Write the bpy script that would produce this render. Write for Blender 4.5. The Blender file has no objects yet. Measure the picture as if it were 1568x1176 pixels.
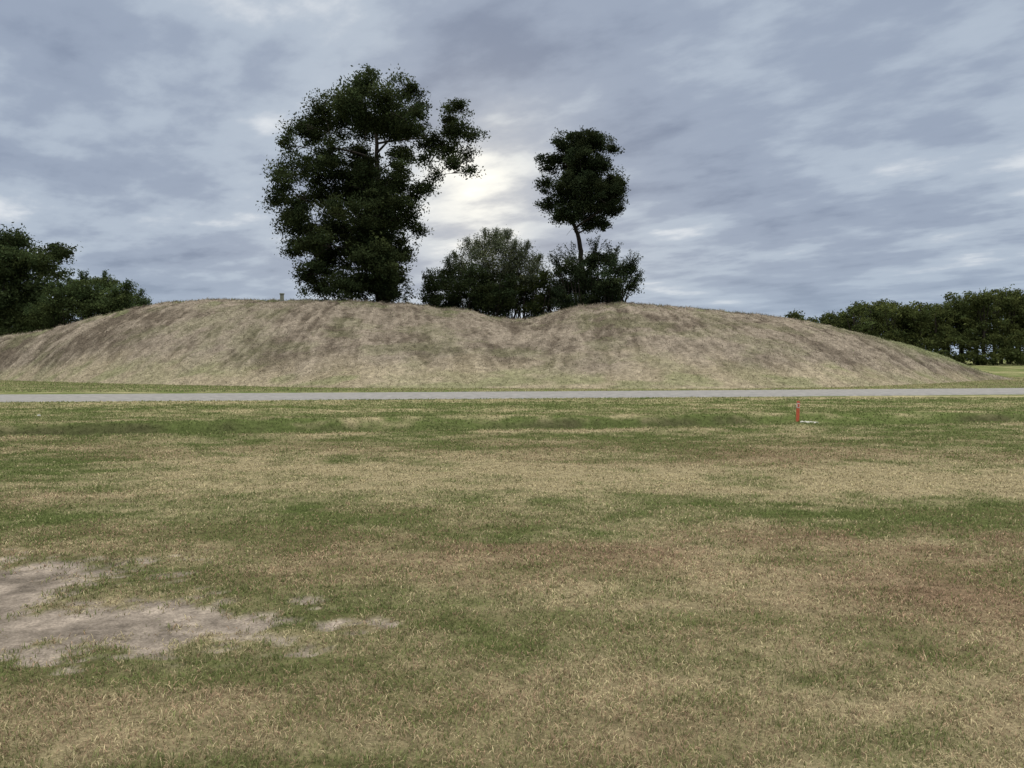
import bpy, bmesh, math, mathutils
import numpy as np
rng = np.random.default_rng(7)
F=1132.0; PITCH=math.atan(38/1132.0); EYE=1.6
cp,sp=math.cos(PITCH),math.sin(PITCH)
def P(px,py,D):
    u=(px-784)/F; v=(588-py)/F
    d=np.array([u,cp+v*sp,-sp+v*cp]); d=d*(D/d[1]); d[2]+=EYE
    return d
# ---------- noise ----------
def _h(ix,iy,seed):
    n=(ix.astype(np.int64)*374761393+iy.astype(np.int64)*668265263+seed*974711)&0xffffffff
    n=((n^(n>>13))*1274126177)&0xffffffff
    n=n^(n>>16)
    return (n&0xffff)/65535.0
def vn(x,y,seed=0):
    x=np.asarray(x,float);y=np.asarray(y,float)
    ix=np.floor(x);iy=np.floor(y);fx=x-ix;fy=y-iy
    fx=fx*fx*(3-2*fx);fy=fy*fy*(3-2*fy)
    a=_h(ix,iy,seed);b=_h(ix+1,iy,seed);c=_h(ix,iy+1,seed);d=_h(ix+1,iy+1,seed)
    return (a*(1-fx)+b*fx)*(1-fy)+(c*(1-fx)+d*fx)*fy
def fbm(x,y,seed=0,o=4):
    s=0;a=.5;t=0
    for i in range(o):
        ca,sa=math.cos(.6*i),math.sin(.6*i)
        s=s+a*vn((x*ca-y*sa)*2**i+17.3*i,(x*sa+y*ca)*2**i-9.1*i,seed+i);t+=a;a*=.58
    return s/t
def sm(a,b,x):
    t=np.clip((x-a)/(b-a),0,1);return t*t*(3-2*t)
def g(x,c,w): return np.exp(-((x-c)/w)**2)
def lerp(a,b,t): return a+(b-a)*t[...,None]
# ---------- terrain ----------
def dc(X,Y): # distance from the swale's near lip
    return Y-(16.2+.14*X+1.3*(fbm(X*.16,X*0,5,2)-.5)+.5*(vn(X*.7,X*0,6)-.5))
def bankmask(X): return sm(.30,.55,vn(X*.17+2.3,X*0,9))
def gz(X,Y):
    s=dc(X,Y);bm_=bankmask(X)
    dep=.20+.22*bm_
    e1=3.1+.6*(1-bm_)*2+.25*(vn(X*2.1,Y*0,8)-.5)
    z=-dep*sm(0,1.3,s)*(1-sm(2.3,e1,s))+.05*g(s,-.5,.8)+.07*g(s,3.6,.9)
    near=1-sm(24,28,Y)
    z=z+near*(.06*(fbm(X*.35,Y*.35,21,3)-.5)+.022*(fbm(X*2.2,Y*2.2,31,3)-.5))
    z=z+np.clip((Y-60)/100,0,1)*.9
    return z
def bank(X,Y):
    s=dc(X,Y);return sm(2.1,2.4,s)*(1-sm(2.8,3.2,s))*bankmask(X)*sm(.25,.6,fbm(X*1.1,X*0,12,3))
def tab(x,pts,w=1.5):
    xs=[p[0] for p in pts];ys=[p[1] for p in pts]
    return sum(np.interp(x+o*w,xs,ys) for o in (-1,-.5,0,.5,1))/5
YC=62.0
def crest(pp): 
    return [((px-784)/F*YC, EYE+(550-py)/F*YC) for px,py in pp]
HL=[(-72,-.3),(-62,.9),(-52,2.1)]+crest([(0,518),(60,509),(110,499),(170,484),(230,469),(270,464),(340,461),(430,463),(520,463),(600,466),(690,474),(740,484),(785,498),(830,514),(880,532),(950,566),(1010,590)])
HR=crest([(520,600),(600,575),(660,545),(710,522),(750,508),(785,498),(830,486),(870,474),(910,468),(950,466),(1000,471),(1080,478),(1160,486),(1230,497),(1300,511),(1370,526),(1420,541),(1460,556),(1500,572),(1540,585),(1600,592)])
BL=[(-75,64),(-50,60),(-39,56),(-24.6,47.5),(-10,41),(0,40.3),(8,41.5),(14,45),(20,52)]
BR=[(-20,50),(-10,44),(-4,41),(3,39.8),(11,39.5),(19,42),(27.5,48),(37,57),(48,61)]
CL=(-13,84.);CR=(9,80.)
def mz(X,Y,H,B,lump):
    h=tab(X,H)+.1; yb=tab(X,B)
    t=np.clip((Y-yb)/(YC-yb),0,1)
    p=(1-(1-t)**2)**1.2
    t2=np.clip((Y-YC)/24,0,1)
    p=np.where(Y>YC,1-sm(0,1,t2),p)
    return np.maximum(h,0)*p*(1+lump*p*(1-p)), p
def mpar(X,C,Y,seed):
    u=np.arctan2(X-C[0],C[1]-Y)*28; r=np.hypot(X-C[0],Y-C[1])
    return u+1.6*(fbm(X*.16,Y*.16,seed+50,3)-.5),r
def mound_all(X,Y):
    lump=1.1*(fbm(X*.13,Y*.13,77,2)-.5)
    zl,pl=mz(X,Y,HL,BL,lump);zr,pr=mz(X,Y,HR,BR,lump)
    d=zl-zr;k=1.3
    z=np.maximum(zl,zr)+np.maximum(k-np.abs(d),0)**2/(4*k)*np.minimum(1,np.minimum(zl,zr)/1.0)
    wl=sm(-.35,.35,d);p=lerp(pr[...,None],pl[...,None],wl)[...,0]
    ul,rl=mpar(X,CL,Y,100);ur,rr=mpar(X,CR,Y,200)
    def st(u,r,s):
        tr=sm(.66,.86,vn(u*1.3,r*.09,s+33))
        return fbm(u*.9,r*.07,s,3)-.5, .5*(vn(u*3.4,r*.16,s+7)-.5)+.6*(vn(u*6.1,r*.22,s+9)-.5), tr
    A=st(ul,rl,100);B=st(ur,rr,200)
    f,f2,f3=[b+(a-b)*wl for a,b in zip(A,B)]
    disp=(.18*f+.15*f2-.06*f3+.30*(fbm(X*1.9,Y*1.9,103,5)-.5))*sm(0.02,.2,p)
    return z-.06+disp*np.minimum(1,z),p,f,f2,f3
def mound_col(X,Y,p,f,f2,f3):
    a=np.array([.228,.196,.158]);b=np.array([.102,.085,.067]);s=np.array([.315,.275,.19]);gr=np.array([.125,.15,.065])
    t=np.clip(.54+.8*f+1.2*f2+1.9*(fbm(X*.45,Y*.45,301,4)-.5)+1.9*(fbm(X*2.2,Y*1.5,307,4)-.5),0,1)
    C=lerp(b*np.ones(X.shape+(3,)),a,t)
    dark=f3*sm(.44,.62,fbm(X*.2,Y*.3,335,3))
    C=lerp(C,b*.85,dark*.6)
    toe=(1-sm(.06,.38,p+.35*(fbm(X*.4,Y*.4,311,3)-.5)))
    C=lerp(C,s,toe*.6)
    gg=.24*sm(.48,.72,fbm(X*.35,Y*.5,319,4))
    gg=np.maximum(gg,sm(.55,.72,fbm(X*.6,Y*.6,315,4))*sm(.75,1,p)*.6)
    gg=np.maximum(gg,sm(24,33,X)*sm(.4,.75,p)*.7)
    gg=np.maximum(gg,toe*sm(.48,.65,fbm(X*.3,Y*.8,317,3))*.5)
    return lerp(C,gr,np.clip(gg,0,1)),gg
def surf(X,Y):
    return np.maximum(mound_all(X,Y)[0],gz(X,Y))
def road_c(X): return 33+.14*X+.0006*X*X*np.where(X<0,.5,1.0)
# ---------- mesh helpers ----------
def mk(name,V,Q,C=None,mat=None,smooth=False,parent=None):
    me=bpy.data.meshes.new(name)
    V=np.asarray(V,np.float32);Q=np.asarray(Q,np.int32)
    k=Q.shape[1]
    me.vertices.add(len(V));me.vertices.foreach_set('co',V.ravel())
    me.loops.add(Q.size);me.loops.foreach_set('vertex_index',Q.ravel())
    me.polygons.add(len(Q));me.polygons.foreach_set('loop_start',np.arange(0,Q.size,k,dtype=np.int32))
    me.update(calc_edges=True)
    if smooth: me.polygons.foreach_set('use_smooth',np.ones(len(Q),bool))
    if C is not None:
        a=me.color_attributes.new('Col','FLOAT_COLOR','POINT')
        C4=np.ones((len(V),4),np.float32);C4[:,:3]=C
        a.data.foreach_set('color',C4.ravel())
    if mat: me.materials.append(mat)
    ob=bpy.data.objects.new(name,me);bpy.context.scene.collection.objects.link(ob)
    if parent: ob.parent=parent
    return ob
def gridq(nx,ny):
    i=np.arange((ny-1)*nx).reshape(ny-1,nx)[:,:-1].ravel()
    return np.stack([i,i+1,i+nx+1,i+nx],1)
# ---------- materials ----------
def attr_mat(name,transl=0,nscale=None,namt=.3,bump=0,bscale=20):
    m=bpy.data.materials.new(name);m.use_nodes=True;nt=m.node_tree;N=nt.nodes;L=nt.links
    N.remove(N['Principled BSDF']);b=N.new('ShaderNodeBsdfDiffuse')
    at=N.new('ShaderNodeAttribute');at.attribute_name='Col'
    col=at.outputs['Color']
    if nscale or bump: geo=N.new('ShaderNodeNewGeometry')
    if nscale:
        for sc in nscale:
            no=N.new('ShaderNodeTexNoise');no.inputs['Scale'].default_value=sc;no.inputs['Detail'].default_value=4;no.inputs['Roughness'].default_value=.65
            L.new(geo.outputs['Position'],no.inputs['Vector'])
            mr=N.new('ShaderNodeMapRange');mr.inputs[1].default_value=.3;mr.inputs[2].default_value=.7;mr.inputs[3].default_value=1-namt;mr.inputs[4].default_value=1+namt
            L.new(no.outputs[0],mr.inputs[0])
            vm=N.new('ShaderNodeVectorMath');vm.operation='SCALE'
            L.new(col,vm.inputs[0]);L.new(mr.outputs[0],vm.inputs['Scale']);col=vm.outputs[0]
    L.new(col,b.inputs['Color'])
    if bump:
        no=N.new('ShaderNodeTexNoise');no.inputs['Scale'].default_value=bscale;no.inputs['Detail'].default_value=5
        L.new(geo.outputs['Position'],no.inputs['Vector'])
        bp=N.new('ShaderNodeBump');bp.inputs['Strength'].default_value=.8;bp.inputs['Distance'].default_value=bump
        L.new(no.outputs[0],bp.inputs['Height']);L.new(bp.outputs[0],b.inputs['Normal'])
    o=b.outputs[0]
    if transl:
        t=N.new('ShaderNodeBsdfTranslucent');L.new(col,t.inputs[0])
        mx=N.new('ShaderNodeMixShader');mx.inputs[0].default_value=transl
        L.new(o,mx.inputs[1]);L.new(t.outputs[0],mx.inputs[2]);o=mx.outputs[0]
    L.new(o,N['Material Output'].inputs[0])
    return m
def noise_mat(name,c1,c2,scale,rough=.85,bump=.01,spec=.2):
    m=bpy.data.materials.new(name);m.use_nodes=True;nt=m.node_tree;N=nt.nodes;L=nt.links
    b=N['Principled BSDF'];b.inputs['Roughness'].default_value=rough;b.inputs['Specular IOR Level'].default_value=spec
    geo=N.new('ShaderNodeNewGeometry')
    no=N.new('ShaderNodeTexNoise');no.inputs['Scale'].default_value=scale;no.inputs['Detail'].default_value=8;no.inputs['Roughness'].default_value=.7
    L.new(geo.outputs['Position'],no.inputs['Vector'])
    r=N.new('ShaderNodeValToRGB');r.color_ramp.elements[0].position=.35;r.color_ramp.elements[1].position=.65
    r.color_ramp.elements[0].color=(*c1,1);r.color_ramp.elements[1].color=(*c2,1)
    L.new(no.outputs[0],r.inputs[0]);L.new(r.outputs[0],b.inputs['Base Color'])
    bp=N.new('ShaderNodeBump');bp.inputs['Distance'].default_value=bump;L.new(no.outputs[0],bp.inputs['Height']);L.new(bp.outputs[0],b.inputs['Normal'])
    return m
M_ground=attr_mat('ground_mat',0,(9,60),.34,.03,35)
M_blade=attr_mat('grass_blade_mat',.25)
M_mound=attr_mat('mound_mat',0,(3,14),.36,.15,8)
M_leaf=attr_mat('leaf_mat',.25)
M_bark=noise_mat('bark_mat',(.02,.016,.013),(.05,.042,.034),6,.9,.03)
M_asph=noise_mat('asphalt_mat',(.16,.16,.16),(.25,.245,.24),3,.95,.004,.05)
# ---------- lawn colour logic ----------
def lawn(X,Y):
    n=fbm(X*.6,Y*1.2,11,5); n2=fbm(X*2.2,Y*3.6,13,4); n3=fbm(X*.16,Y*.3,15,3)
    wob=1.8*(fbm(X*.3,Y*.25,19,4)-.5)
    Yw=Y+wob
    d=.34+1.3*(n-.5)+1.6*(n2-.5)+.5*(n3-.5)
    d+=.66*g(Yw,10.2,1.6)*sm(-7,-4,X)*(1-sm(8,11,X))
    d-=.16*g(Yw,7.4,.6)
    d-=.22*sm(12.5,15,Yw)
    s=dc(X,Y)
    d+=.6*g(s,-.4,.4)*sm(.40,.6,fbm(X*.5,X*0,51,2))
    d-=.55*sm(-.1,.1,s)*(1-sm(2.2,3.4,s))
    d+=.40*g(s,3.6,.35)*bankmask(X)
    d+=.30*g(Y,23.5+.14*X,1.3)+.45*g(Y,28.5+.14*X,1.5)
    d-=.3*g(X,9,2)*g(Y,12,1.5)
    d-=.25*g(X,-2.3,1.2)*g(Y,3.75,.35)
    d+=.24*g(X,1.2,.9)*g(Y,4.7,.8)
    d+=.10*sm(-1,1,X)*g(Y,3.8,1.2)
    red=.16+1.0*(fbm(X*.5+40,Y*.9,23,4)-.45)+.6*g(Yw,6.3,.6)*sm(-2.5,-.5,X)*sm(.3,.6,fbm(X*1.2,Y*1.5,25,3))+.7*g(X,3.0,.9)*g(Y,5,.9)+.4*g(X,-6.5,2)*g(Y,8.8,1)+.3*g(X,-1.4,1.0)*g(Y,5.6,.7)+.25*g(X,4.5,2)*g(Y,12.2,1)
    red-=.5*g(Yw,10,1.3)
    red*=1-sm(13,17,Y)
    e=np.minimum(np.hypot((X+2.75)/1.28,(Y-4.40)/.52),np.hypot((X+3.75)/.95,(Y-4.95)/.85))
    e+=1.2*(fbm(X*2.4,Y*3.4,27,4)-.5)+1.7*(fbm(X*8,Y*10,28,4)-.5)
    e2=np.hypot((X+1.35)/.14,(Y-4.85)/.1)+.9*(fbm(X*7,Y*7,29,2)-.5)
    bare=np.maximum(1-sm(.45,1.40,e),.6*(1-sm(.4,1.2,e2)))
    bare*=1-.75*g(X,-2.85,.28)*g(Y,4.9,.12)
    return np.clip(d,0,1),np.clip(red,0,1),bare
GREEN=np.array([.125,.158,.056]);GREEN2=np.array([.20,.232,.092]);STRAW=np.array([.55,.475,.295]);RED=np.array([.31,.215,.15]);SOIL=np.array([.215,.185,.157])
# ---------- ground ----------
far=lambda a,b,n:np.geomspace(a,b,n)
xp=np.concatenate([np.arange(0,6,.06),np.arange(6,18,.12),np.arange(18,30,.3),np.arange(30,80,1),far(80,4000,30)])
xs=np.concatenate([-xp[::-1][:-1],xp])
ys=np.concatenate([[-3000,-1000,-300,-100,-40,-15,-5,0,1],np.arange(1.5,7,.05),np.arange(7,13,.1),np.arange(13,24,.08),np.arange(24,50,.35),np.arange(50,170,2),far(170,6000,25)])
X,Y=np.meshgrid(xs,ys);X=X.ravel();Y=Y.ravel()
Z=gz(X,Y)
d,red,bare=lawn(X,Y)
Z=Z-.02*bare+.03*bare*(fbm(X*5,Y*5,35,3)-.5)
Cg=lerp(GREEN*np.ones((len(X),3)),STRAW*.8,d);Cg=lerp(Cg,RED,red*.8)
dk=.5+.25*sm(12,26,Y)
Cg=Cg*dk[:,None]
Cg=lerp(Cg,np.array([.055,.05,.03]),bank(X,Y)*.7)  # swale's far bank: dark soil, with its shade painted into the ground colour
soilc=SOIL*(.15+1.65*fbm(X*3.5,Y*6,33,6))[:,None]
Cg=lerp(Cg,soilc,sm(.12,.65,bare))
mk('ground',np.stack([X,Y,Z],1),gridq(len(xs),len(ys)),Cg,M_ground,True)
# ---------- blades ----------
def blades(X,Y,Z,h,w,lean,az,col,root=.6):
    n=len(X);fa=rng.uniform(0,2*np.pi,n)
    wx=np.cos(fa)*w/2;wy=np.sin(fa)*w/2
    dx=np.cos(az);dy=np.sin(az)
    def pt(t,k):
        off=h*np.sin(lean*t)*t; hz=h*t*np.cos(lean*t*.9)
        cx=X+dx*off;cy=Y+dy*off
        return np.stack([cx-wx*k,cy-wy*k,Z+hz],1),np.stack([cx+wx*k,cy+wy*k,Z+hz],1)
    a,b=pt(0,1);c,e=pt(.55,.8);f,q=pt(1,.12)
    V=np.stack([a,b,c,e,f,q],1).reshape(-1,3)
    i=np.arange(n)[:,None]*6
    Q=np.stack([i+np.array([0,1,3,2]),i+np.array([2,3,5,4])],1).reshape(-1,4)
    Cc=np.repeat(col,6,0).reshape(n,6,3)
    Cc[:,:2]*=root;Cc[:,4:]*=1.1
    return V,Q,Cc.reshape(-1,3)
N=480000
D0,D1=2.3,31.
uu=rng.random(N);ex=.12
Dv=(D0**ex+uu*(D1**ex-D0**ex))**(1/ex)
Xv=rng.uniform(-.80,.80,N)*(Dv+.4)
d,red,bare=lawn(Xv,Dv)
rd=road_c(Xv)
keep=(rng.random(N)>bare*1.02)&(Dv<rd-3.0)
cl=fbm(Xv*6,Dv*6,41,3)
keep&=rng.random(N)<(.30+1.3*cl)
keep&=rng.random(N)>bank(Xv,Dv)*.5
Xv,Dv,d,red,bare,cl=[a[keep] for a in (Xv,Dv,d,red,bare,cl)]
n=len(Xv)
d=np.clip(d+.25*bare,0,1)
isdry=rng.random(n)<.06+d*.92
isred=rng.random(n)<red*.85
col=np.where(isdry[:,None],STRAW*(.45+.6*rng.random(n))[:,None],lerp(GREEN*np.ones((n,3)),GREEN2,rng.random(n)))
col=np.where(isred[:,None],RED*(.6+.8*rng.random(n))[:,None],col)
col=col*(.68+.64*rng.random(n))[:,None]
mean=lerp(GREEN*1.1*np.ones((n,3)),STRAW*.76,d);mean=lerp(mean,RED,red*.6)
col=lerp(col,mean,.15+.35*sm(6,22,Dv))
col*=(1-.45*bank(Xv,Dv))[:,None]  # bank's shade painted in: blades there get a darker colour
col*=(.82+.42*fbm(Xv*3.1,Dv*4.5,47,3))[:,None]
inside=g(dc(Xv,Dv),.3,.5)
h=(.014+.028*rng.random(n))*(.5+1.0*cl)*(1+.5*sm(8,25,Dv))*(1+.9*inside)
w=np.maximum(.0032,Dv*.00115)*(.7+.6*rng.random(n))
lean=np.where(isdry|isred,rng.uniform(.6,1.5,n),rng.uniform(.1,1.2,n))
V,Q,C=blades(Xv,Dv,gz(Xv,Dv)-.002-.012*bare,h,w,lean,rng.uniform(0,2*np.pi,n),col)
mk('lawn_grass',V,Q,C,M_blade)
# ---------- road ----------
rx=np.arange(-140,140.1,.5)
cyr=road_c(rx)
offs=[-3.1,-3.0,-1.5,0,1.5,2.7,2.8]
V=[]
for k,o in enumerate(offs):
    e=.14*(vn(rx*1.3,rx*0+k//5,61)-.5) if k in(0,1,5,6) else 0
    zz=np.full_like(rx,-.03 if k in (0,6) else .035)+.03*(1-abs(o)/3.1)
    V.append(np.stack([rx,cyr+o+e,zz],1))
mk('road',np.concatenate(V),gridq(len(rx),len(offs)),None,M_asph,True)
# ---------- mounds (two humps, one continuous surface split at the saddle) ----------
def mound(name,x0,x1):
    xs=np.arange(x0,x1+.01,.14);ys=np.concatenate([np.arange(37.5,66,.15),np.arange(66,88,.5)])
    X,Y=np.meshgrid(xs,ys);X=X.ravel();Y=Y.ravel()
    Z,p,f,f2,f3=mound_all(X,Y)
    Z=np.where(p<=0,-.25,Z)
    C,_=mound_col(X,Y,p,f,f2,f3)
    mk(name,np.stack([X,Y,Z],1),gridq(len(xs),len(ys)),C,M_mound,True)
mound('earth_mound',-74.06,0);mound('earth_mound.001',0,50.12)
n=180000
X=rng.uniform(-62,44,n);Y=rng.uniform(36.,65,n)
Zm,p,f,f2,f3=mound_all(X,Y);zg=gz(X,Y);Z=np.maximum(Zm,zg)
onm=Zm>zg+.02
keep=((Y-road_c(X))>2.85)&(rng.random(n)<np.where(onm,(.30+.6*fbm(X*.8,Y*.8,401,3))*(1-.5*f3)+.5*(p>.97),.8))
X,Y,Z,p,onm,f,f2,f3=[a[keep] for a in (X,Y,Z,p,onm,f,f2,f3)];n=len(X)
mc,gg=mound_col(X,Y,p,f,f2,f3)
br=rng.random(n)
col=mc*(.5+1.15*rng.random(n))[:,None]
col=np.where((br<.10)[:,None],np.array([.37,.325,.25]),col)
gn=np.array([.13,.16,.062])*(.7+.6*rng.random(n))[:,None]
grn=np.where(onm,.05+.6*gg,.70-.45*sm(-14,-2,X))
verge=np.array([.33,.285,.18])*(.6+.6*rng.random(n))[:,None]
col=np.where(onm[:,None],col,verge)
col=np.where((rng.random(n)<grn)[:,None],gn,col)
h=np.where(onm,rng.uniform(.05,.15,n)*(1+.9*(p>.97)),rng.uniform(.05,.11,n))
V,Q,C=blades(X,Y,Z-.01,h,rng.uniform(.02,.04,n),rng.uniform(.5,1.5,n),rng.uniform(0,6.28,n),col,.75)
mk('dry_stubble_grass',V,Q,C,M_blade)
# ---------- trees ----------
def tube(pts,rad,ns=7):
    pts=np.asarray(pts,float);m=len(pts);V=[];
    for i in range(m):
        t=pts[min(i+1,m-1)]-pts[max(i-1,0)];t/=np.linalg.norm(t)+1e-9
        a=np.cross(t,[0.3,1,.1]);a/=np.linalg.norm(a)+1e-9;b=np.cross(t,a)
        an=np.arange(ns)*2*np.pi/ns
        V.append(pts[i]+rad[i]*(np.cos(an)[:,None]*a+np.sin(an)[:,None]*b))
    V=np.concatenate(V);Q=[]
    for i in range(m-1):
        for k in range(ns):
            Q.append([i*ns+k,i*ns+(k+1)%ns,(i+1)*ns+(k+1)%ns,(i+1)*ns+k])
    return V,np.array(Q)
def curve(a,b,sag,n=6,wob=.15):
    a=np.asarray(a);b=np.asarray(b);t=np.linspace(0,1,n)[:,None]
    L=np.linalg.norm(b-a);mid=(a+b)/2+np.array([0,0,sag*L])+rng.normal(0,wob*L*.4,3)*np.array([1,1,.4])
    return (1-t)**2*a+2*t*(1-t)*mid+t*t*b
class Acc:
    def __init__(s): s.V=[];s.Q=[];s.n=0
    def add(s,V,Q): s.V.append(V);s.Q.append(Q+s.n);s.n+=len(V)
    def out(s): return np.concatenate(s.V),np.concatenate(s.Q)
def leafmesh(c,size,col,asp=.48):
    n=len(c)
    a=rng.normal(0,1,(n,3));a/=np.linalg.norm(a,axis=1)[:,None]
    b=np.cross(a,rng.normal(0,1,(n,3)));b/=np.linalg.norm(b,axis=1)[:,None]
    s=size[:,None]
    nn=np.cross(a,b)
    V=np.stack([c-a*s,c+b*s*asp+nn*s*.15,c+a*s,c-b*s*asp+nn*s*.15],1).reshape(-1,3)
    Q=np.arange(4*n).reshape(n,4)
    return V,Q,np.repeat(col,4,0)
def crown_leaves(blobs3,nl,subr,leaf,base,subden=1.,flat=.7):
    cs=[];cols=[]
    for (c,r) in blobs3:
        ns=max(4,int(subden*9*r*r))
        dirs=rng.normal(0,1,(ns,3));dirs/=np.linalg.norm(dirs,axis=1)[:,None]
        rr=r*rng.random(ns)**.5*rng.uniform(.85,1.2,ns)
        sc=c+dirs*rr[:,None]*np.array([1,1,.92])
        bb=rng.uniform(.8,1.2)
        for q,dz in zip(sc,dirs[:,2]):
            k=int(nl*rng.uniform(.3,1.6))
            sr=subr*rng.uniform(.5,1.35)
            az=rng.uniform(0,6.28);ax=np.array([math.cos(az),math.sin(az),rng.uniform(-.6,.3)])
            o=np.clip(rng.normal(0,1,(k,3)),-1.8,1.8)*sr*np.array([1,1,flat])*.42+ax*(rng.uniform(-.9,.9,k)*sr)[:,None]
            cs.append(q+o)
            tint=bb*rng.uniform(.55,1.45)*(1+.15*dz)
            hue=rng.uniform(0,1)
            cc=np.array(base)*tint*np.array([1+.35*hue,1+.15*hue,1])
            cols.append(cc*(.7+.6*rng.random(k))[:,None])
    c=np.concatenate(cs);col=np.concatenate(cols)
    return c,rng.uniform(.6,1.35,len(c))*leaf,col
def blobs_to_3d(bl,D,depth,cx):
    out=[]
    for px,py,r in bl:
        dd=depth*math.sqrt(max(.05,1-((px-cx[0])/cx[1])**2*.9))
        y=D+rng.uniform(-1,1)*dd
        out.append((P(px,py,y),r/F*y))
    return out
def fillers(bl,k,maxd=75):
    out=[]
    while len(out)<k:
        a=bl[rng.integers(len(bl))];b=bl[rng.integers(len(bl))]
        dd=math.hypot(a[0]-b[0],a[1]-b[1])
        if 12<dd<(a[2]+b[2])*1.2 and dd<maxd:
            t=rng.uniform(.35,.65);out.append((a[0]*t+b[0]*(1-t),a[1]*t+b[1]*(1-t),min(a[2],b[2])*.8))
    return out
def tree(name,bl,D,depth,trunkpx,r0,cx,nl=120,subr=.75,leaf=.15,base=(.035,.055,.02),subden=1.,fill=0,front=()):
    e=bpy.data.objects.new(name,None);bpy.context.scene.collection.objects.link(e)
    tp=[P(a,b,D) for a,b in trunkpx]
    gzv=float(surf(np.array([tp[0][0]]),np.array([D]))[0])
    tp[0][2]=gzv-.3
    e.location=(tp[0][0],D,gzv)
    b3=blobs_to_3d(bl,D,depth,cx)
    A=Acc()
    m=len(tp);rad=[r0*(1-.75*i/(m-1)) for i in range(m)];rad[0]=r0*1.35
    T=[];R=[]
    for i in range(m-1):
        for t in np.linspace(0,1,5)[:-1]:
            T.append(tp[i]*(1-t)+tp[i+1]*t+rng.normal(0,.03,3));R.append(rad[i]*(1-t)+rad[i+1]*t)
    T.append(tp[-1]);R.append(rad[-1]);A.add(*tube(T,R,10))
    off=np.array(e.location)
    NP=[np.array(q) for q in T[5:]];NR=list(R[5:])
    T=np.array(T)
    b3=b3+[(P(a,b,D-depth*.55),r/F*D) for a,b,r in front]+[(P(a,b,D+depth*.55),r/F*D) for a,b,r in front]
    order=sorted(b3,key=lambda b:np.min(np.linalg.norm(T-b[0],axis=1)))
    for c,r in order:
        arr=np.array(NP);v=c-arr;dist=np.linalg.norm(v,axis=1)
        cost=dist*(1+.7*np.clip(-(v[:,2]-.25*dist)/(dist+1e-6),0,1))+.25/np.maximum(np.array(NR),.02)*.12
        i=int(np.argmin(cost))
        rb=min(NR[i]*.72,.05+.03*dist[i])
        pts=curve(NP[i],c,.08,7,.25);rr=np.linspace(rb,max(.025,rb*.45),7);A.add(*tube(pts,rr,6))
        for q,w_ in list(zip(pts,rr))[2:]: NP.append(q);NR.append(w_)
        for k in range(6):
            q=c+rng.normal(0,1,3)*r*.6
            A.add(*tube(curve(pts[rng.integers(3,7)],q,.05,4),np.linspace(.03,.01,4),4))
    if fill: b3=b3+blobs_to_3d(fillers(bl,fill),D,depth,cx)
    c,s,col=crown_leaves(b3,nl,subr,leaf,base,subden)
    V,Q=A.out();mk('trunk_and_limbs',V-off,Q,None,M_bark,True,e)
    V,Q,C=leafmesh(c,s,col);mk('crown',V-off,Q,C,M_leaf,False,e)
big=[(562,128,22),(622,136,22),(590,158,30),(530,155,26),(495,174,22),(464,198,20),(444,222,14),(560,195,27),(628,190,26),(520,193,22),(503,258,27),(460,255,26),(434,283,19),(420,306,14),(455,318,26),(440,345,14),(452,385,15),(465,355,22),(503,290,22),(515,345,33),(555,285,32),(553,240,24),(620,240,20),(603,282,25),(590,318,33),(622,330,22),(640,352,12),(560,370,36),(610,380,24),(503,395,33),(468,418,17),(490,443,22),(530,438,32),(578,428,34),(612,420,17),(605,448,18),(550,330,30),(575,400,30),(535,300,24),(480,205,22),(505,225,16),(635,300,14),(430,262,12),(480,375,20),(600,195,20),
 (658,212,20),(690,172,14),(704,163,9),(698,195,20),(720,205,12),(716,238,12),(690,232,18),(655,243,11),(720,262,6),(668,268,9),(655,288,7),(692,252,9),(640,165,12),(605,205,15)]
tree('pecan_tree',big,66,6.0,[(585,470),(583,420),(581,370),(580,310),(578,250),(575,190)],.50,(570,170),nl=135,subr=.82,leaf=.118,base=(.030,.044,.020),subden=1.2,fill=38,front=[(580,300,22),(575,350,26),(585,400,26),(560,265,20),(590,437,20),(540,380,22)])
t2=[(890,212,21),(862,220,17),(918,220,18),(936,226,9),(845,248,18),(880,250,26),(914,252,20),(838,284,14),(866,290,24),(900,288,26),(933,278,19),(950,283,12),(842,312,13),(871,322,22),(905,326,24),(934,317,17),(922,343,12),(856,332,10),(945,303,11),(888,240,20),(900,350,8),(885,270,20),(925,300,18),(886,308,18)]
tree('oak_tree',t2,67,3.2,[(893,470),(891,425),(889,385),(886,362),(878,345),(872,320),(878,270),(884,225)],.28,(893,75),nl=120,subr=.58,leaf=.10,base=(.025,.037,.019),subden=2.4,fill=12)
t3=[(30,372,22),(85,385,18),(48,405,28),(8,395,28),(80,415,18),(20,440,30),(62,445,24),(10,480,28),(50,485,24),(85,440,10),(-30,400,34),(-60,440,36),(-30,470,34),(100,380,10),(25,505,22),(-10,365,20),(-60,380,30),(70,500,22),(40,460,24),(0,515,22),(90,470,18)]
tree('oak_tree.001',t3,88,5,[(5,535),(5,490),(8,440),(12,400)],.5,(10,110),nl=95,subr=1.0,leaf=.16,base=(.036,.054,.024),subden=.75,fill=16,front=[(10,420,26),(8,465,24),(15,395,18)])
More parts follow.
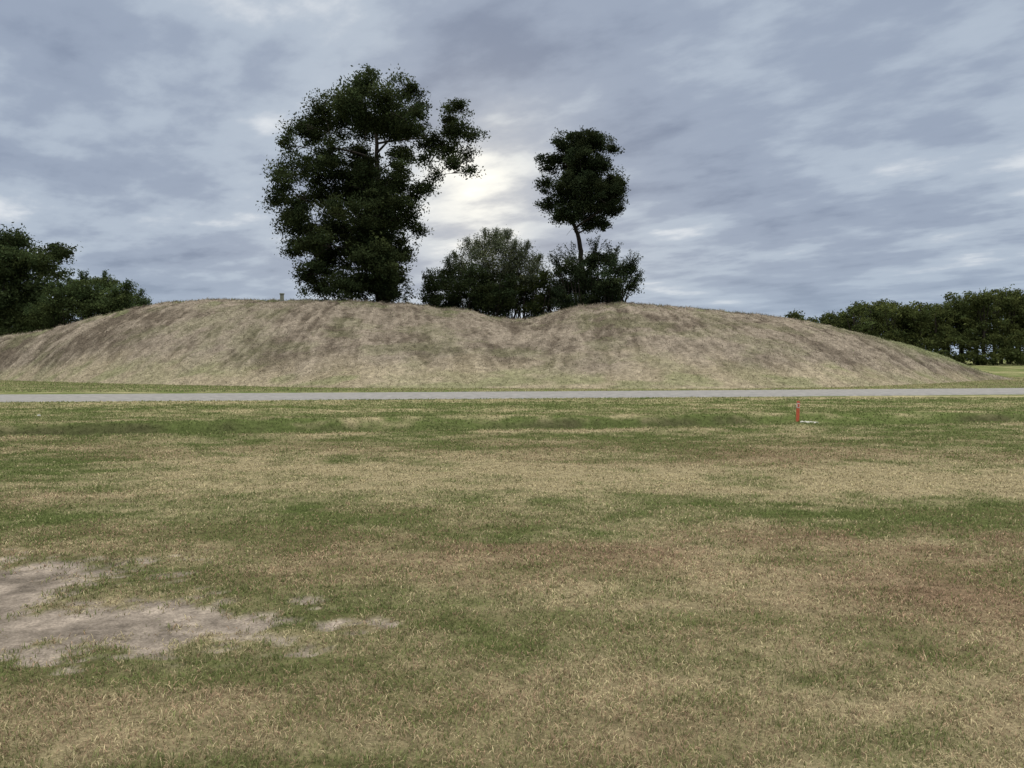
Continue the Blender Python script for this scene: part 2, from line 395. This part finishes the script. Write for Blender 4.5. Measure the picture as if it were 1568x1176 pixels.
def shrub(name,bl,D,depth,cx,nl,subr,leaf,base,subden,shoots,slen,sbase=None,sleaf=60,tw=1.0):
    e=bpy.data.objects.new(name,None);bpy.context.scene.collection.objects.link(e)
    b3=blobs_to_3d(bl,D,depth,cx)
    X0=np.mean([b[0][0] for b in b3]);gv=float(surf(np.array([X0]),np.array([D]))[0])
    e.location=(X0,D,gv);off=np.array(e.location)
    A=Acc()
    for c,r in b3:
        b0=np.array([X0+(c[0]-X0)*.75,c[1],gv-.2])
        for k in range(3):
            A.add(*tube(curve(b0+rng.normal(0,.2,3)*[1,1,0],c+rng.normal(0,.4,3)*r,.05),np.linspace(.06,.015,6),5))
    c,s,col=crown_leaves(b3,nl,subr,leaf,base,subden)
    cs=[c];ss=[s];cc=[col]
    ctr=np.array([X0,D,gv])
    for k in range(shoots):
        cb,r=b3[rng.integers(len(b3))]
        dr=(cb-ctr)*np.array([.5,.3,.3])+np.array([0,0,1.6])+rng.normal(0,.75,3);dr/=np.linalg.norm(dr)
        a=cb+dr*r*.5;L=r*.5+slen*rng.uniform(.3,1)
        b=a+dr*L;pts=curve(a,b,.03,5);A.add(*tube(pts,np.linspace(.02,.008,5)*tw,4))
        m=int(sleaf*rng.uniform(.5,1.3));t=rng.random(m)**.8
        q=a*(1-t)[:,None]+b*t[:,None]+rng.normal(0,.10,(m,3))
        cs.append(q);ss.append(rng.uniform(.6,1.2,m)*leaf*.85);cc.append(np.array(sbase or base)*rng.uniform(.8,1.4)*(.8+.4*rng.random(m))[:,None])
    V,Q=A.out();mk('stems',V-off,Q,None,M_bark,True,e)
    V,Q,C=leafmesh(np.concatenate(cs),np.concatenate(ss),np.concatenate(cc));mk('foliage',V-off,Q,C,M_leaf,False,e)
shrub('shrub',[(745,373,20),(775,376,20),(720,383,16),(800,393,20),(760,400,28),(730,408,24),(790,415,26),(818,408,16),(750,430,28),(702,402,14),(760,372,18),(735,388,18),(785,392,20),(775,430,26),(715,425,22),(810,425,20)],68,2.2,(765,90),52,.85,.075,(.075,.095,.058),2.7,260,.4,(.10,.122,.076),40)
shrub('shrub.001',[(665,438,20),(690,422,22),(715,438,28),(660,455,16),(690,455,26),(740,440,26),(760,455,30),(735,468,24),(665,472,18),(700,475,20),(775,440,18)],65.5,2.2,(700,90),100,.6,.09,(.032,.048,.022),2.3,90,.6)
shrub('shrub.002',[(785,438,22),(815,433,20),(800,460,24),(835,430,18),(840,460,22),(770,465,22),(820,475,20),(850,450,14)],66.5,2.0,(810,80),100,.6,.09,(.040,.057,.022),2.3,50,.5,(.07,.088,.03))
shrub('shrub.003',[(880,412,20),(910,398,18),(935,405,16),(900,432,30),(935,432,26),(958,418,16),(868,440,20),(940,455,22),(905,458,26),(965,438,10),(860,415,10),(870,465,20)],65,2.2,(915,90),100,.6,.095,(.027,.041,.021),2.3,150,1.4)
shrub('shrub.004',[(100,460,22),(130,443,20),(160,442,20),(188,452,20),(208,462,14),(90,485,22),(130,475,26),(170,472,26),(85,448,12),(200,485,18),(110,443,14),(145,462,22),(75,470,12),(185,475,22),(60,490,20),(215,475,12)],76,3,(150,100),100,.7,.11,(.044,.066,.028),2.0,120,.6)
# ---------- distant tree mass ----------
top=[(1180,492),(1195,482),(1210,476),(1230,488),(1270,483),(1290,472),(1320,460),(1345,457),(1380,465),(1410,463),(1440,468),(1460,455),(1490,446),(1530,442),(1568,445),(1620,440),(1700,430),(1800,438),(1900,430)]
e=bpy.data.objects.new('distant_tree_line',None);bpy.context.scene.collection.objects.link(e)
A=Acc();b3=[]
for k in range(62):
    x=1188+ (k/61)*680+rng.uniform(-5,5)
    D=rng.uniform(124,144);yt=np.interp(x,[a for a,_ in top],[b for _,b in top])+rng.uniform(-4,3)
    base=P(x,550,D);gv=float(gz(np.array([base[0]]),np.array([D]))[0]);base[2]=gv-.3
    tip=P(x,yt+14,D)
    A.add(*tube([base,(base+tip)/2+rng.normal(0,.3,3),tip],[.35,.25,.1],6))
    nb=8 if x>1270 else 5
    for j in range(nb):
        r=rng.uniform(9,18) if x>1270 else rng.uniform(6,9)
        yy=yt+r+(530-yt-r)*max(0,(j-1))/(nb-1)
        c=P(x+rng.uniform(-16,16),yy+rng.uniform(0,4),D+rng.uniform(-3,3))
        b3.append((c,r/F*D)); A.add(*tube(curve((base+tip)/2,c,.05,4),[.12,.09,.06,.03],4))
for x in np.arange(1200,1870,5.5):
    D=rng.uniform(120,128);r=rng.uniform(8,13)
    b3.append((P(x+rng.uniform(-3,3),rng.uniform(541,552),D),r/F*D))
    if x>1400 or rng.random()<.6: b3.append((P(x+rng.uniform(-3,3),rng.uniform(512,534),D+1.5),r/F*D))
c,s,col=crown_leaves(b3,42,1.05,.23,(.048,.065,.025),.42)
V,Q=A.out();mk('trunks',V,Q,None,M_bark,True,e)
V,Q,C=leafmesh(c,s,col);mk('foliage',V,Q,C,M_leaf,False,e)
# ---------- small objects ----------
def solid(name,parts,loc,rotz=0):
    bm=bmesh.new();mats=[]
    for (sx,sy,sz),(x,y,z),bv,m in parts:
        if m not in mats: mats.append(m)
        r=bmesh.ops.create_cube(bm,size=1);vs=r['verts']
        for v in vs: v.co=(v.co.x*sx+x,v.co.y*sy+y,v.co.z*sz+z)
        fs=set(f for v in vs for f in v.link_faces);es=list(set(e for v in vs for e in v.link_edges))
        for f in fs: f.material_index=mats.index(m)
        if bv: bmesh.ops.bevel(bm,geom=es,offset=bv,segments=2,affect='EDGES',profile=.6)
    me=bpy.data.meshes.new(name);bm.to_mesh(me);bm.free()
    for m in mats: me.materials.append(m)
    o=bpy.data.objects.new(name,me);o.location=loc;o.rotation_euler=(0,0,rotz);bpy.context.scene.collection.objects.link(o);return o
M_or=noise_mat('orange_plastic',(.42,.085,.045),(.54,.13,.07),20,.5,.001)
M_wh=noise_mat('white_plastic',(.5,.5,.48),(.68,.68,.66),12,.5,.001)
M_conc=noise_mat('concrete',(.13,.14,.11),(.22,.23,.19),9,.9,.01)
px_=P(1221,645,20.5);gv=float(gz(np.array([px_[0]]),np.array([20.5]))[0])
o=solid('utility_marker_post',[((.085,.035,.43),(0,0,.165),.008,M_or),((.092,.042,.15),(0,0,.455),.008,M_wh),((.085,.035,.05),(0,0,.556),.01,M_or),((.05,.006,.09),(0,-.0235,.455),.001,M_or)],(px_[0],20.5,gv),.15)
o.rotation_euler[1]=.03
bm=bmesh.new()
for k in range(30):
    r=bmesh.ops.create_icosphere(bm,subdivisions=1,radius=1)
    cx,cy2=rng.normal(0,.10),rng.normal(0,.12);s=rng.uniform(.03,.065)
    for v in r['verts']: v.co=v.co*s*rng.uniform(.75,1.2);v.co.z*=.7;v.co.x+=cx;v.co.y+=cy2;v.co.z+=.03
me=bpy.data.meshes.new('white_stones');bm.to_mesh(me);bm.free();me.materials.append(noise_mat('limestone',(.32,.31,.28),(.55,.54,.50),10))
o=bpy.data.objects.new('white_stones',me);bpy.context.scene.collection.objects.link(o)
q=P(1241,651,20.1);o.location=(q[0],20.1,float(gz(np.array([q[0]]),np.array([20.1]))[0])+.02)
bm=bmesh.new();r=bmesh.ops.create_icosphere(bm,subdivisions=2,radius=.05)
for v in r['verts']:
    v.co*=rng.uniform(.6,1.15);v.co.z*=.5
me=bpy.data.meshes.new('paper_litter');bm.to_mesh(me);bm.free();me.materials.append(M_wh)
o=bpy.data.objects.new('paper_litter',me);bpy.context.scene.collection.objects.link(o)
q=P(60,638,20.6);o.location=(q[0],20.6,float(gz(np.array([q[0]]),np.array([20.6]))[0])+.04)
q=P(432,462,59);gv=float(surf(np.array([q[0]]),np.array([59.]))[0])
solid('concrete_marker_post',[((.30,.30,.80),(0,0,.2),.03,M_conc),((.38,.38,.08),(0,0,.64),.02,M_conc)],(q[0],59,gv),.3)
# ---------- sky ----------
sd=P(735,280,1.0);sd[2]-=EYE;sd/=np.linalg.norm(sd)
elev=math.asin(sd[2]);azi=math.atan2(sd[0],sd[1])
w=bpy.data.worlds.new('World');bpy.context.scene.world=w;w.use_nodes=True
nt=w.node_tree;N=nt.nodes;L=nt.links
for x in list(N): N.remove(x)
out=N.new('ShaderNodeOutputWorld');bg=N.new('ShaderNodeBackground');L.new(bg.outputs[0],out.inputs[0])
tc=N.new('ShaderNodeTexCoord');sep=N.new('ShaderNodeSeparateXYZ');L.new(tc.outputs['Generated'],sep.inputs[0])
def M(op,a,b=None,c=None,clamp=False):
    n=N.new('ShaderNodeMath');n.operation=op;n.use_clamp=clamp
    for i,v in enumerate((a,b,c)):
        if v is None: continue
        if isinstance(v,(int,float)): n.inputs[i].default_value=v
        else: L.new(v,n.inputs[i])
    return n.outputs[0]
def MR(v,a,b,c,d,sms=True):
    n=N.new('ShaderNodeMapRange');n.interpolation_type='SMOOTHSTEP' if sms else 'LINEAR'
    L.new(v,n.inputs[0])
    for i,q in enumerate((a,b,c,d)): n.inputs[i+1].default_value=q
    return n.outputs[0]
z=M('MAXIMUM',sep.outputs[2],0.0);zz=M('ADD',z,.12)
cx=M('DIVIDE',sep.outputs[0],zz);cy_=M('DIVIDE',sep.outputs[1],zz)
cb=N.new('ShaderNodeCombineXYZ');L.new(cx,cb.inputs[0]);L.new(cy_,cb.inputs[1])
def nz(scale,detail,rough,dist,rot,sc,loc=(0,0,0)):
    m1=N.new('ShaderNodeMapping');m1.inputs['Rotation'].default_value=(0,0,math.radians(rot));m1.inputs['Location'].default_value=loc
    L.new(cb.outputs[0],m1.inputs[0])
    m2=N.new('ShaderNodeMapping');m2.inputs['Scale'].default_value=sc;L.new(m1.outputs[0],m2.inputs[0])
    n=N.new('ShaderNodeTexNoise');n.inputs['Scale'].default_value=scale;n.inputs['Detail'].default_value=detail;n.inputs['Roughness'].default_value=rough;n.inputs['Distortion'].default_value=dist
    L.new(m2.outputs[0],n.inputs['Vector']);return n.outputs[0]
n1=nz(.9,2,.5,0,-40,(1,.5,1),(3.1,1.2,0))
n2=nz(2.8,6,.56,0,-46,(1,.65,1),(7.7,2.2,0))
n3=nz(1.5,4,.5,0,-75,(1,.8,1),(1.3,9.2,0))
cl=M('ADD',M('ADD',M('MULTIPLY',n1,.33),M('MULTIPLY',n2,.40)),M('MULTIPLY',n3,.27))
rp=N.new('ShaderNodeValToRGB');cr=rp.color_ramp;cr.interpolation='EASE'
cr.elements[0].position=.38;cr.elements[0].color=(.225,.275,.38,1)
cr.elements[1].position=.62;cr.elements[1].color=(.72,.76,.81,1)
e1=cr.elements.new(.47);e1.color=(.325,.385,.495,1)
e2=cr.elements.new(.54);e2.color=(.44,.51,.61,1)
L.new(cl,rp.inputs[0])
def MIX(f,a,b):
    n=N.new('ShaderNodeMix');n.data_type='RGBA'
    if isinstance(f,float): n.inputs[0].default_value=f
    else: L.new(f,n.inputs[0])
    for i,v in ((6,a),(7,b)):
        if isinstance(v,tuple): n.inputs[i].default_value=v
        else: L.new(v,n.inputs[i])
    return n.outputs[2]
sky=N.new('ShaderNodeTexSky');sky.sky_type='NISHITA';sky.sun_disc=False;sky.sun_elevation=elev;sky.sun_rotation=azi
sc=N.new('ShaderNodeVectorMath');sc.operation='SCALE';sc.inputs['Scale'].default_value=.08;L.new(sky.outputs[0],sc.inputs[0])
c=MIX(.03,rp.outputs[0],sc.outputs[0])
hz=MR(z,0.0,.15,.65,0.0)
c=MIX(hz,c,(.39,.49,.61,1))
dp=N.new('ShaderNodeVectorMath');dp.operation='DOT_PRODUCT';nm=N.new('ShaderNodeVectorMath');nm.operation='NORMALIZE'
L.new(tc.outputs['Generated'],nm.inputs[0]);L.new(nm.outputs[0],dp.inputs[0]);dp.inputs[1].default_value=tuple(sd)
dt=M('MAXIMUM',dp.outputs['Value'],0.0)
g1=M('MULTIPLY',M('POWER',dt,330.),.44);g2=M('MULTIPLY',M('POWER',dt,60.),.09)
gm=MR(cl,.44,.56,.35,1.1)
gl=M('MULTIPLY',M('ADD',g1,g2),gm)
gc=N.new('ShaderNodeVectorMath');gc.operation='SCALE';gc.inputs[0].default_value=(1.0,.86,.56);L.new(gl,gc.inputs['Scale'])
ad=N.new('ShaderNodeVectorMath');ad.operation='ADD';L.new(c,ad.inputs[0]);L.new(gc.outputs[0],ad.inputs[1])
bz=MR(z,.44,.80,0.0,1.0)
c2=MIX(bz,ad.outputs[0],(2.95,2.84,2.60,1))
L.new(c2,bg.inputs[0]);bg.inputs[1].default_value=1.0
sl=bpy.data.lights.new('sun','SUN');sl.energy=.8;sl.angle=math.radians(25);sl.color=(1,.93,.83)
so=bpy.data.objects.new('sun',sl);bpy.context.scene.collection.objects.link(so)
so.rotation_euler=mathutils.Vector(sd).to_track_quat('Z','Y').to_euler();so.location=(0,0,40)
cam=bpy.data.cameras.new('camera');cam.lens=26;cam.sensor_width=36;cam.clip_end=9000;cam.clip_start=.05
co=bpy.data.objects.new('camera',cam);bpy.context.scene.collection.objects.link(co)
co.location=(0,0,EYE);co.rotation_euler=(math.pi/2-PITCH,0,0)
S=bpy.context.scene;S.camera=co;S.view_settings.view_transform='Standard';S.view_settings.look='None';S.view_settings.exposure=0
